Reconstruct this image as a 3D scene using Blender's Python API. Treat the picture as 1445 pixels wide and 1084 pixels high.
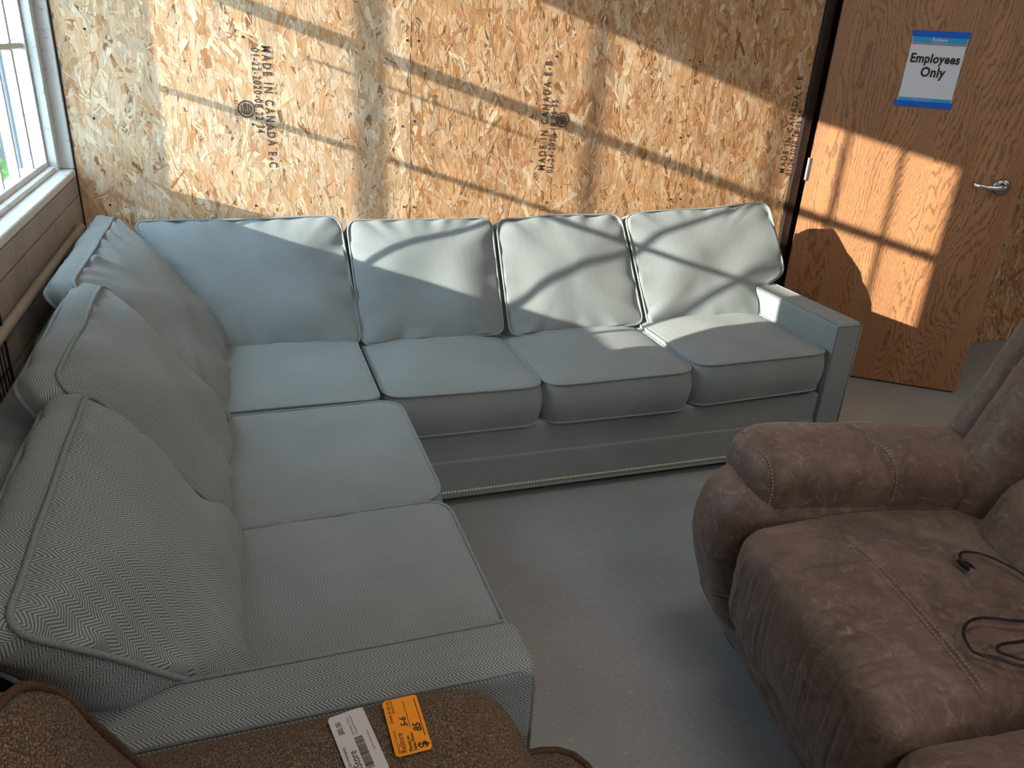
import bpy, math, random
import numpy as np
from mathutils import Vector, Matrix, noise
for o in list(bpy.data.objects): bpy.data.objects.remove(o)
S = bpy.context.scene; COL = S.collection; R = math.radians
# ------------------------------------------------------------------ camera
Xc = (0.9438467, -0.32504143, 0.05917329)   # camera right in world
Yc = (-0.07991086, -0.39838617, -0.91373011)  # camera down in world
Zc = (0.32057396, 0.85769256, -0.40198981)  # camera forward in world
cam = bpy.data.objects.new('camera', bpy.data.cameras.new('camera')); COL.objects.link(cam)
cam.matrix_world = Matrix(((Xc[0], -Yc[0], -Zc[0], 0), (Xc[1], -Yc[1], -Zc[1], 0), (Xc[2], -Yc[2], -Zc[2], 1.42), (0, 0, 0, 1)))
cam.data.sensor_width = 36; cam.data.lens = 36 * 1070 / 1445; cam.data.clip_start = 0.02
S.camera = cam
# ------------------------------------------------------------------ light and exposure
S.view_settings.view_transform = 'Standard'; S.view_settings.look = 'None'
S.view_settings.gamma = 1; S.view_settings.use_curve_mapping = False; S.view_settings.exposure = 0.28
W = bpy.data.worlds.new('sky'); S.world = W; W.use_nodes = True
bg = W.node_tree.nodes['Background']; bg.inputs[0].default_value = (0.58, 0.81, 1.0, 1); bg.inputs[1].default_value = 8.0
SUN_DIR = Vector((1.0, 0.2, -0.29)).normalized()
sl = bpy.data.lights.new('sun', 'SUN'); sl.energy = 13.5; sl.color = (1.0, 0.9, 0.76); sl.angle = R(0.53)
so = bpy.data.objects.new('sun', sl); COL.objects.link(so); so.rotation_euler = SUN_DIR.to_track_quat('-Z', 'Y').to_euler()
def area(name, loc, target, sx, sy, energy, color):
    l = bpy.data.lights.new(name, 'AREA'); l.shape = 'RECTANGLE'; l.size = sx; l.size_y = sy; l.energy = energy; l.color = color
    o = bpy.data.objects.new(name, l); COL.objects.link(o); o.location = loc
    o.rotation_euler = (Vector(target) - Vector(loc)).to_track_quat('-Z', 'Y').to_euler(); return o
area('ceiling_fill', (1.2, 1.2, 2.96), (1.2, 1.2, 0), 1.2, 0.3, 9, (1.0, 0.89, 0.79))  # unseen overhead area lights added as room fill, no fixtures modelled
area('ceiling_fill', (1.2, -1.2, 2.96), (1.2, -1.2, 0), 1.2, 0.3, 19, (1.0, 0.89, 0.79))
area('ceiling_fill', (4.0, 0.2, 2.96), (4.0, 0.2, 0), 1.2, 0.3, 16, (1.0, 0.9, 0.75))
area('rear_fill', (1.0, -2.9, 1.7), (1.0, 3.0, 0.9), 3.4, 1.8, 24, (0.95, 0.97, 1.0))  # unseen cool fill light added behind the camera; the rear wall has no opening
pw = area('window_portal', (-0.72, 2.44, 1.56), (5, 2.44, 1.56), 1.2, 1.2, 1, (1, 1, 1)); pw.data.cycles.is_portal = True
# ------------------------------------------------------------------ material helpers
class NT:
    def __init__(s, name, rough=0.8, spec=0.3):
        s.m = bpy.data.materials.new(name); s.m.use_nodes = True; s.t = s.m.node_tree; s.p = s.t.nodes['Principled BSDF']
        s.p.inputs['Roughness'].default_value = rough; s.p.inputs['Specular IOR Level'].default_value = spec
    def n(s, ty, **k):
        x = s.t.nodes.new(ty)
        for a, b in k.items(): setattr(x, a, b)
        return x
    def put(s, sock, v):
        if hasattr(v, 'is_output') or isinstance(v, bpy.types.NodeSocket): s.t.links.new(v, sock)
        elif v is not None: sock.default_value = v
    def math(s, op, a, b=None, c=None, clamp=False):
        x = s.n('ShaderNodeMath', operation=op, use_clamp=clamp)
        for i, v in enumerate((a, b, c)):
            if v is not None: s.put(x.inputs[i], v)
        return x.outputs[0]
    def coord(s, kind='Object', scale=(1, 1, 1), rot=(0, 0, 0)):
        c = s.n('ShaderNodeTexCoord'); mp = s.n('ShaderNodeMapping'); s.t.links.new(c.outputs[kind], mp.inputs[0])
        mp.inputs['Scale'].default_value = scale; mp.inputs['Rotation'].default_value = rot; return mp.outputs[0]
    def noise(s, vec, scale, detail=2, rough=0.5, dist=0):
        x = s.n('ShaderNodeTexNoise'); s.put(x.inputs['Vector'], vec); x.inputs['Scale'].default_value = scale
        x.inputs['Detail'].default_value = detail; x.inputs['Roughness'].default_value = rough; x.inputs['Distortion'].default_value = dist
        return x.outputs[0]
    def ramp(s, f, stops):
        x = s.n('ShaderNodeValToRGB'); s.put(x.inputs[0], f); e = x.color_ramp.elements
        while len(e) < len(stops): e.new(0.5)
        for i, (p, c) in enumerate(stops): e[i].position = p; e[i].color = tuple(c) + (1,) if len(c) == 3 else c
        return x.outputs[0]
    def mix(s, f, a, b, mode='MIX'):
        x = s.n('ShaderNodeMix', data_type='RGBA', blend_type=mode); s.put(x.inputs[0], f)
        s.put(x.inputs[6], a if not isinstance(a, tuple) else tuple(a) + (1,)); s.put(x.inputs[7], b if not isinstance(b, tuple) else tuple(b) + (1,))
        return x.outputs[2]
    def base(s, v):
        s.put(s.p.inputs['Base Color'], tuple(v) + (1,) if isinstance(v, tuple) else v)
    def bump(s, h, dist, strength=1.0):
        x = s.n('ShaderNodeBump'); x.inputs['Distance'].default_value = dist; x.inputs['Strength'].default_value = strength
        s.put(x.inputs['Height'], h); s.t.links.new(x.outputs[0], s.p.inputs['Normal'])
def plain(name, c, rough=0.6, metal=0.0, spec=0.4, nz=0.0, nscale=30):
    b = NT(name, rough, spec); b.p.inputs['Metallic'].default_value = metal
    if nz:
        f = b.noise(b.coord(), nscale, 3); b.base(b.ramp(f, [(0.3, tuple(x * (1 - nz) for x in c)), (0.7, tuple(min(1, x * (1 + nz)) for x in c))])); b.bump(f, 0.002, 0.5)
    else: b.base(c)
    return b.m
def mat_herringbone(name='herringbone_fabric', tint=(1, 1, 1)):
    b = NT(name, 0.9, 0.15); uv = b.coord('UV'); sp = b.n('ShaderNodeSeparateXYZ'); b.put(sp.inputs[0], uv)
    u, v = sp.outputs[0], sp.outputs[1]
    pp = b.math('PINGPONG', u, 0.0145)
    ph = b.math('MULTIPLY', b.math('ADD', v, b.math('MULTIPLY', pp, 1.15)), 2 * math.pi / 0.0062)
    w = b.math('MULTIPLY_ADD', b.math('SINE', ph), 0.5, 0.5)
    fine = b.noise(uv, 700, 2); big = b.noise(uv, 5, 3)
    f = b.math('ADD', b.math('MULTIPLY', w, 0.62), b.math('MULTIPLY', fine, 0.38))
    T = lambda c: tuple(x * y for x, y in zip(c, tint))
    c = b.ramp(f, [(0.2, T((0.080, 0.094, 0.099))), (0.5, T((0.23, 0.268, 0.275))), (0.8, T((0.43, 0.48, 0.485)))])
    c = b.mix(0.2, c, b.ramp(big, [(0.3, T((0.17, 0.195, 0.195))), (0.7, T((0.355, 0.385, 0.385)))]))
    b.base(c); b.bump(f, 0.0012, 0.6); b.p.inputs['Sheen Weight'].default_value = 0.12; b.p.inputs['Sheen Roughness'].default_value = 0.5
    return b.m
def mat_suede():
    b = NT('brown_suede', 0.5, 0.4); co = b.coord()
    n1 = b.noise(co, 9, 6, 0.65, 0.6); n2 = b.noise(co, 70, 4, 0.7); n3 = b.noise(b.coord(scale=(1, 1, 1), rot=(0.4, 0.2, 0.8)), 28, 5, 0.75, 1.5)
    c = b.ramp(n1, [(0.3, (0.085, 0.052, 0.041)), (0.5, (0.145, 0.093, 0.073)), (0.72, (0.235, 0.158, 0.128))])
    c = b.mix(b.math('MULTIPLY', n3, 0.8), c, b.ramp(n3, [(0.40, (0.075, 0.044, 0.034)), (0.56, (0.18, 0.12, 0.096)), (0.70, (0.38, 0.28, 0.235))]))
    b.base(c); b.put(b.p.inputs['Roughness'], b.math('MULTIPLY_ADD', n1, 0.3, 0.36))
    b.bump(b.math('ADD', b.math('MULTIPLY', n2, 0.4), n3), 0.0025, 0.5)
    b.p.inputs['Sheen Weight'].default_value = 0.15
    return b.m
def mat_tweed():
    b = NT('brown_tweed', 0.95, 0.1); uv = b.coord('Object', scale=(1, 1, 1))
    n1 = b.noise(b.coord('Object', scale=(420, 900, 420)), 1, 2, 0.7); n2 = b.noise(b.coord('Object', scale=(900, 260, 600)), 1, 2, 0.6)
    f = b.math('ADD', b.math('MULTIPLY', n1, 0.5), b.math('MULTIPLY', n2, 0.5))
    c = b.ramp(f, [(0.36, (0.045, 0.026, 0.017)), (0.5, (0.12, 0.080, 0.057)), (0.64, (0.36, 0.275, 0.20))])
    b.base(c); b.bump(f, 0.0025, 0.8); return b.m
def mat_osb(flake=True):
    b = NT('osb_flake' if flake else 'osb_core', 0.62, 0.3)
    g = b.noise(b.coord('Object', scale=(260, 260, 26)), 1, 3, 0.6); g2 = b.noise(b.coord('Object'), 7, 3)
    if flake:
        a = b.n('ShaderNodeAttribute', attribute_name='Col').outputs[0]
        c = b.mix(b.math('MULTIPLY', b.ramp(g, [(0.35, (1, 1, 1)), (0.6, (0, 0, 0))]), 0.5), a, b.mix(1.0, a, (0.62, 0.5, 0.4), 'MULTIPLY'))
        c = b.mix(0.5, c, b.mix(1.0, c, b.ramp(g2, [(0.3, (0.75, 0.72, 0.7)), (0.7, (1.0, 1.0, 1.0))]), 'MULTIPLY'))
        b.base(c); b.bump(g, 0.0008, 0.5)
    else: b.base(b.ramp(g, [(0.3, (0.20, 0.11, 0.055)), (0.7, (0.42, 0.26, 0.14))]))
    return b.m
def mat_oak():
    b = NT('oak_veneer', 0.42, 0.45); co = b.coord(); sp = b.n('ShaderNodeSeparateXYZ'); b.put(sp.inputs[0], co)
    x, z = sp.outputs[0], sp.outputs[2]
    nz = b.noise(b.coord('Object', scale=(3.2, 1, 0.75)), 1, 2, 0.5, 0.4)
    ph = b.math('ADD', b.math('MULTIPLY', x, 55), b.math('MULTIPLY', nz, 34))
    wob = b.noise(b.coord('Object', scale=(60, 1, 14)), 1, 2)
    ph = b.math('ADD', ph, b.math('MULTIPLY', wob, 1.4))
    ln = b.math('MULTIPLY_ADD', b.math('SINE', b.math('MULTIPLY', ph, 7.5)), 0.5, 0.5)
    pores = b.noise(b.coord('Object', scale=(420, 1, 38)), 1, 2, 0.6)
    m = b.math('MULTIPLY', b.ramp(ln, [(0.62, (0, 0, 0)), (0.86, (1, 1, 1))]), b.ramp(pores, [(0.4, (0.1, 0.1, 0.1)), (0.52, (1, 1, 1))]))
    m2 = b.ramp(b.noise(b.coord('Object', scale=(520, 1, 60)), 1, 2, 0.6), [(0.56, (0, 0, 0)), (0.66, (0.55, 0.55, 0.55))])
    m = b.math('MAXIMUM', m, m2)
    basec = b.ramp(b.noise(b.coord('Object', scale=(9, 1, 1.2)), 1, 3), [(0.3, (0.32, 0.145, 0.062)), (0.7, (0.42, 0.205, 0.092))])
    b.base(b.mix(b.math('MULTIPLY', m, 0.7), basec, (0.085, 0.045, 0.03))); b.bump(b.math('MULTIPLY', m, -1), 0.0006, 0.5); return b.m
def mat_concrete():
    b = NT('painted_concrete', 0.5, 0.35); co = b.coord()
    n1 = b.noise(co, 2.2, 5, 0.6); n2 = b.noise(co, 160, 3, 0.7); n3 = b.noise(b.coord('Object', scale=(45, 150, 60)), 1, 4, 0.8)
    c = b.ramp(n1, [(0.3, (0.262, 0.278, 0.29)), (0.7, (0.325, 0.342, 0.355))])
    c = b.mix(b.ramp(n3, [(0.56, (0, 0, 0)), (0.66, (0.7, 0.7, 0.7))]), c, (0.50, 0.48, 0.43))
    c = b.mix(b.ramp(n2, [(0.30, (0.7, 0.7, 0.7)), (0.40, (0, 0, 0))]), c, (0.10, 0.095, 0.09))
    b.base(c); b.put(b.p.inputs['Roughness'], b.math('MULTIPLY_ADD', n1, 0.25, 0.33)); b.bump(b.math('ADD', n2, n3), 0.0015, 0.35); return b.m
def mat_block():
    b = NT('painted_block', 0.65, 0.3); co = b.coord(); n1 = b.noise(co, 90, 5, 0.75); n2 = b.noise(co, 6, 4)
    b.base(b.ramp(n2, [(0.3, (0.36, 0.31, 0.26)), (0.7, (0.46, 0.40, 0.345))])); b.bump(b.ramp(n1, [(0.42, (0, 0, 0)), (0.55, (1, 1, 1))]), 0.003, 0.7); return b.m
def mat_whitewood():
    b = NT('peeling_white_paint', 0.5, 0.4); co = b.coord(); n1 = b.noise(co, 45, 5, 0.7, 0.8); n2 = b.noise(co, 14, 3)
    c = b.mix(b.ramp(n1, [(0.60, (0, 0, 0)), (0.66, (0.8, 0.8, 0.8))]), (0.66, 0.66, 0.64), (0.24, 0.2, 0.17))
    b.base(c); b.bump(b.math('ADD', n1, n2), 0.003, 0.6); return b.m
def mat_glass():
    m = bpy.data.materials.new('window_glass'); m.use_nodes = True; t = m.node_tree; t.nodes.clear()
    o = t.nodes.new('ShaderNodeOutputMaterial'); a = t.nodes.new('ShaderNodeBsdfTransparent'); g = t.nodes.new('ShaderNodeBsdfGlossy'); x = t.nodes.new('ShaderNodeMixShader')
    a.inputs[0].default_value = (0.95, 0.97, 0.97, 1); g.inputs['Roughness'].default_value = 0.05; x.inputs[0].default_value = 0.06
    t.links.new(a.outputs[0], x.inputs[1]); t.links.new(g.outputs[0], x.inputs[2]); t.links.new(x.outputs[0], o.inputs[0]); return m
M = dict(fab=mat_herringbone(), suede=mat_suede(), tweed=mat_tweed(), flake=mat_osb(), core=mat_osb(False), oak=mat_oak(), floor=mat_concrete(),
         block=mat_block(), white=mat_whitewood(), glass=mat_glass(),
         weltd=plain('fabric_welt', (0.235, 0.268, 0.272), 0.9, nz=0.25, nscale=400), frame=plain('dark_brown_paint', (0.022, 0.014, 0.012), 0.4),
         steel=plain('brushed_steel', (0.35, 0.35, 0.36), 0.32, 1.0), bright=plain('bright_steel', (0.75, 0.75, 0.76), 0.3, 1.0),
         black=plain('black_plastic', (0.012, 0.012, 0.014), 0.35), wire=plain('black_wire', (0.012, 0.012, 0.014), 0.4), ink=plain('black_ink', (0.03, 0.025, 0.02), 0.7),
         stamp=plain('stamp_ink', (0.07, 0.05, 0.04), 0.8), paper=plain('white_paper', (0.66, 0.68, 0.72), 0.6), label=plain('label_paper', (0.62, 0.60, 0.62), 0.45),
         orange=plain('orange_label', (1.0, 0.34, 0.012), 0.5), tape=plain('blue_tape', (0.0, 0.11, 0.62), 0.6), cyan=plain('cyan_print', (0.03, 0.33, 0.68), 0.6),
         red=plain('red_print', (0.6, 0.03, 0.04), 0.6), grayink=plain('gray_ink', (0.13, 0.13, 0.14), 0.6), pipe=plain('old_pipe_paint', (0.36, 0.30, 0.245), 0.6, nz=0.1, nscale=20),
         thread=plain('tan_thread', (0.36, 0.27, 0.20), 0.8), brass=plain('antique_nail', (0.85, 0.78, 0.6), 0.4, 0.3), dark=plain('dark_lining', (0.02, 0.018, 0.016), 0.9),
         tweltd=plain('tweed_cord', (0.085, 0.045, 0.028), 0.95, nz=0.5, nscale=500), ceil=plain('ceiling_paint', (0.6, 0.58, 0.54), 0.8), wallp=plain('wall_paint', (0.42, 0.38, 0.33), 0.8),
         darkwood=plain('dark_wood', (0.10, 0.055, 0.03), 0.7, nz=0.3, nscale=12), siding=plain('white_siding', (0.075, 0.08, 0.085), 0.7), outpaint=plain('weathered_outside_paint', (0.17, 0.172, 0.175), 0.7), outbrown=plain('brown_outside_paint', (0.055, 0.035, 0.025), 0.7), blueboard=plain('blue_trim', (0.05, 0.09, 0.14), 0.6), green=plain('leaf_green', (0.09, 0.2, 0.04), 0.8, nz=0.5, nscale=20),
         gravel=plain('pale_gravel', (0.4, 0.38, 0.35), 0.9, nz=0.3, nscale=9), near_black=plain('near_black', (0.03, 0.025, 0.022), 0.9))
# ------------------------------------------------------------------ geometry helpers
def link(name, me, mat=None, parent=None, smooth=False):
    o = bpy.data.objects.new(name, me); COL.objects.link(o)
    if mat: me.materials.append(mat)
    if parent: o.parent = parent
    if smooth: me.polygons.foreach_set('use_smooth', [True] * len(me.polygons))
    return o
def thing(name, label=None, cat=None, group=None, loc=(0, 0, 0)):
    o = bpy.data.objects.new(name, None); COL.objects.link(o); o.location = loc; o.empty_display_size = 0.05
    if label: o['label'] = label; o['category'] = cat
    if group: o['group'] = group
    return o
def tag(o, label, cat, group=None):
    o['label'] = label; o['category'] = cat
    if group: o['group'] = group
    return o
def struct(o): o['kind'] = 'structure'; return o
class MB:
    def __init__(s): s.v = []; s.f = []; s.uv = []
    def add(s, vs, fs, uvs=None):
        b = len(s.v); s.v += [tuple(v) for v in vs]; s.f += [tuple(i + b for i in f) for f in fs]
        s.uv += uvs if uvs else [(0, 0)] * len(vs)
    def box(s, lo, hi, m=None):
        vs = [Vector((x, y, z)) for x in (lo[0], hi[0]) for y in (lo[1], hi[1]) for z in (lo[2], hi[2])]
        if m: vs = [m @ v for v in vs]
        s.add(vs, [(0, 1, 3, 2), (4, 6, 7, 5), (0, 4, 5, 1), (2, 3, 7, 6), (0, 2, 6, 4), (1, 5, 7, 3)])
    def tube(s, pts, r, seg=8, closed=False, flat=1.0, caps=True):
        pts = [Vector(p) for p in pts]; n = len(pts); vs = []; uvs = []; up = None; L = 0
        for i, p in enumerate(pts):
            a = pts[(i - 1) % n] if closed or i else p; c = pts[(i + 1) % n] if closed or i < n - 1 else p
            t = (c - a).normalized()
            if up is None: up = t.orthogonal().normalized() if abs(t.z) > 0.9 else (Vector((0, 0, 1)) - t * t.z).normalized()
            up = (up - t * up.dot(t)).normalized(); sd = t.cross(up)
            if i: L += (p - pts[i - 1]).length
            rr = r(i / max(1, n - 1)) if callable(r) else r
            for k in range(seg):
                an = 2 * math.pi * k / seg; vs.append(p + up * math.cos(an) * rr * flat + sd * math.sin(an) * rr); uvs.append((L, k / seg * r if not callable(r) else 0))
        fs = []
        for i in range(n if closed else n - 1):
            j = (i + 1) % n
            for k in range(seg): fs.append((i * seg + k, i * seg + (k + 1) % seg, j * seg + (k + 1) % seg, j * seg + k))
        if not closed and caps: fs.append(tuple(range(seg))[::-1]); fs.append(tuple((n - 1) * seg + k for k in range(seg)))
        s.add(vs, fs, uvs)
    def lathe(s, prof, m, seg=24):   # prof: (r, h) along +Z of matrix m
        vs = []
        for r, h in prof:
            for k in range(seg): a = 2 * math.pi * k / seg; vs.append(m @ Vector((r * math.cos(a), r * math.sin(a), h)))
        fs = [(i * seg + k, i * seg + (k + 1) % seg, (i + 1) * seg + (k + 1) % seg, (i + 1) * seg + k) for i in range(len(prof) - 1) for k in range(seg)]
        fs += [tuple(range(seg))[::-1], tuple((len(prof) - 1) * seg + k for k in range(seg))]; s.add(vs, fs)
    def build(s, name, mat, parent=None, smooth=False):
        me = bpy.data.meshes.new(name); me.from_pydata(s.v, [], s.f); me.update()
        uvl = me.uv_layers.new(name='UVMap'); li = np.empty(len(me.loops), 'i'); me.loops.foreach_get('vertex_index', li)
        uvl.data.foreach_set('uv', np.array(s.uv, 'f')[li].ravel())
        return link(name, me, mat, parent, smooth)
def bx(name, lo, hi, mat, parent=None, bev=0.0, m=None):
    b = MB(); b.box(lo, hi, m); o = b.build(name, mat, parent)
    if bev:
        md = o.modifiers.new('bevel', 'BEVEL'); md.width = bev; md.segments = 3; md.limit_method = 'ANGLE'
    return o
def softbox(lo, hi, r, seg=10, warp=None):
    """rounded box; corners of radius r; returns MB with metric box-mapped UVs"""
    lo, hi = Vector(lo), Vector(hi); c = (lo + hi) / 2; h = (hi - lo) / 2; b = MB(); rr = Vector((min(r, h.x), min(r, h.y), min(r, h.z)))
    def par(n, hh, rad):  # coordinates concentrated at the rounded ends
        e = [-hh + rad * (1 - math.cos(math.pi / 2 * k / 4)) for k in range(4)]
        mid = [-hh + rad + (2 * hh - 2 * rad) * k / n for k in range(n + 1)]
        return e + mid + [-x for x in e[::-1]]
    sg3 = (seg,) * 3 if isinstance(seg, int) else seg
    g = [par(sg3[i], h[i], rr[i]) for i in range(3)]
    for ax in range(3):
        a1, a2 = (ax + 1) % 3, (ax + 2) % 3
        for sg in (-1, 1):
            vs = []; uvs = []; n1, n2 = len(g[a1]), len(g[a2])
            for p in g[a1]:
                for q in g[a2]:
                    v = Vector((0, 0, 0)); v[ax] = sg * h[ax]; v[a1] = p; v[a2] = q
                    inn = Vector([max(-h[i] + rr[i], min(h[i] - rr[i], v[i])) for i in range(3)]); d = v - inn
                    dn = Vector([d[i] / rr[i] if rr[i] else 0 for i in range(3)])
                    if dn.length > 1e-9:
                        k = dn.normalized(); d = Vector([k[i] * rr[i] for i in range(3)])
                    w = inn + d + c; uvs.append({0: (w.z, w.y), 1: (w.z, w.x) , 2: (w.y, w.x)}[ax] if True else 0)
                    vs.append(warp(w) if warp else w)
            fs = []
            for i in range(n1 - 1):
                for j in range(n2 - 1):
                    f = (i * n2 + j, (i + 1) * n2 + j, (i + 1) * n2 + j + 1, i * n2 + j + 1); fs.append(f if sg > 0 else f[::-1])
            b.add(vs, fs, uvs)
    return b
def weld(o, d=1e-4):
    md = o.modifiers.new('weld', 'WELD'); md.merge_threshold = d; return o
def outline(pts, n=120):
    """pts: list of (u, v, radius); rounded polygon resampled to n points"""
    P = []
    k = len(pts)
    for i in range(k):
        a = Vector(pts[i - 1][:2]); b = Vector(pts[i][:2]); c = Vector(pts[(i + 1) % k][:2]); r = pts[i][2]
        d1 = (a - b).normalized(); d2 = (c - b).normalized(); p1 = b + d1 * r; p2 = b + d2 * r
        for t in range(9):
            t /= 8; P.append(p1 * (1 - t) ** 2 + b * 2 * t * (1 - t) + p2 * t * t)
    L = [0]
    for i in range(len(P)): L.append(L[-1] + (P[(i + 1) % len(P)] - P[i]).length)
    out = []; j = 0
    for i in range(n):
        s = L[-1] * i / n
        while L[j + 1] < s: j += 1
        t = (s - L[j]) / max(1e-9, L[j + 1] - L[j]); out.append(P[j].lerp(P[(j + 1) % len(P)], t))
    return out, L[-1]
def cushion(name, parent, pts, thick, crown, frame, mat, weltmat, seed=0, pucker=0.004, lump=0.01, warp=None, welt=0.0045, n=128, center=None, bot=None, bandout=0.012):
    """boxed cushion with crowned faces; frame = (origin, U, V, W)"""
    O, U, V, Wv = [Vector(a) for a in frame]; P, L = outline(pts, n)
    c = Vector(center) if center else sum(P, Vector((0, 0))) / n
    def xf(u, v, w):
        p = O + U * u + V * v + Wv * w; return warp(p, u, v, w) if warp else p
    b = MB(); rings = [1, .985, .96, .92, .87, .8, .72, .62, .5, .37, .24, .12]
    size = math.sqrt((max(p.x for p in P) - min(p.x for p in P)) * (max(p.y for p in P) - min(p.y for p in P)))
    def face(sg, cr):
        vs = []; uvs = []
        for r in rings:
            for i, p in enumerate(P):
                q = c + (p - c) * r; e = (1 - r)
                s = L * i / n
                pk = pucker * math.exp(-e / 0.10) * (1 if e > 0.01 else 0.0) * noise.noise(Vector((s * 16, seed * 7.1 + sg, 0))) * 2
                lp = lump * noise.noise(Vector((q.x * 5 + seed * 3.3, q.y * 5, sg * 2.0))) * (1 - r ** 4)
                w = thick / 2 + cr * (1 - r ** 2.2) ** 0.75 + pk + lp
                vs.append(xf(q.x, q.y, sg * w)); uvs.append((q.x, q.y))
        vs.append(xf(c.x, c.y, sg * (thick / 2 + cr + lump * noise.noise(Vector((c.x * 5 + seed * 3.3, c.y * 5, sg * 2.0)))))); uvs.append((c.x, c.y))
        fs = []
        for k in range(len(rings) - 1):
            for i in range(n):
                j = (i + 1) % n; f = (k * n + i, k * n + j, (k + 1) * n + j, (k + 1) * n + i); fs.append(f if sg > 0 else f[::-1])
        k = len(rings) - 1; ce = len(vs) - 1
        for i in range(n):
            f = (k * n + i, k * n + (i + 1) % n, ce); fs.append(f if sg > 0 else f[::-1])
        b.add(vs, fs, uvs)
    face(1, crown); face(-1, crown * 0.6 if bot is None else bot)
    nrm = []
    for i in range(n):
        t = (P[(i + 1) % n] - P[i - 1]).normalized(); nrm.append(Vector((t.y, -t.x)))
    area2 = sum(P[i - 1].x * P[i].y - P[i].x * P[i - 1].y for i in range(n)); so_ = 1 if area2 > 0 else -1
    vs = []; uvs = []; K = 7
    for k in range(K + 1):
        w = -thick / 2 + thick * k / K; bo = bandout * math.sin(math.pi * k / K)
        for i, p in enumerate(P):
            s = L * i / n; q = p + nrm[i] * so_ * (bo + 0.35 * pucker * noise.noise(Vector((s * 18, w * 30, seed * 2.2))))
            vs.append(xf(q.x, q.y, w)); uvs.append((s, w))
    fs = []
    for k in range(K):
        for i in range(n):
            j = (i + 1) % n; f = (k * n + i, k * n + j, (k + 1) * n + j, (k + 1) * n + i); fs.append(f if so_ > 0 else f[::-1])
    b.add(vs, fs, uvs)
    o = b.build(name, mat, parent, True)
    if welt:
        for sg in (1, -1):
            t = MB(); t.tube([xf(*(P[i] + nrm[i] * so_ * 0.002), sg * (thick / 2 + 0.001)) for i in range(n)], welt, 6, True)
            t.build('piping', weltmat, o, True)
    return o
def text(s, size, m, mat, parent, name='lettering', bold=0.0, shear=0.0, align='LEFT', sx=1.0, space=1.0):
    cu = bpy.data.curves.new('t', 'FONT'); cu.body = s; cu.size = size; cu.offset = bold; cu.shear = shear; cu.align_x = align; cu.space_character = space; cu.resolution_u = 3; cu.fill_mode = 'BOTH'
    to = bpy.data.objects.new('t', cu); COL.objects.link(to); bpy.context.view_layer.update()
    me = bpy.data.meshes.new_from_object(to.evaluated_get(bpy.context.evaluated_depsgraph_get())); bpy.data.objects.remove(to)
    me.name = name; me.materials.clear(); me.transform(m @ Matrix.Diagonal((sx, 1, 1, 1))); return link(name, me, mat, parent)
def basis(o, u, v, w=None):
    u, v = Vector(u).normalized(), Vector(v).normalized(); w = Vector(w) if w else u.cross(v)
    m = Matrix((u, v, w)).transposed().to_4x4(); m.translation = Vector(o); return m
# ------------------------------------------------------------------ room shell
YB, XL = 3.06, -0.53
struct(bx('floor', (-0.9, -3.05, -0.1), (5.6, 4.2, 0), M['floor']))
struct(bx('ceiling', (-0.7, -3.05, 3.0), (5.6, 4.2, 3.1), M['ceil']))
struct(bx('wall_right', (5.5, -3.05, 0), (5.6, 3.16, 3), M['wallp']))
struct(bx('wall_rear', (-0.7, -3.05, 0), (5.5, -2.95, 3), M['wallp']))
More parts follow.
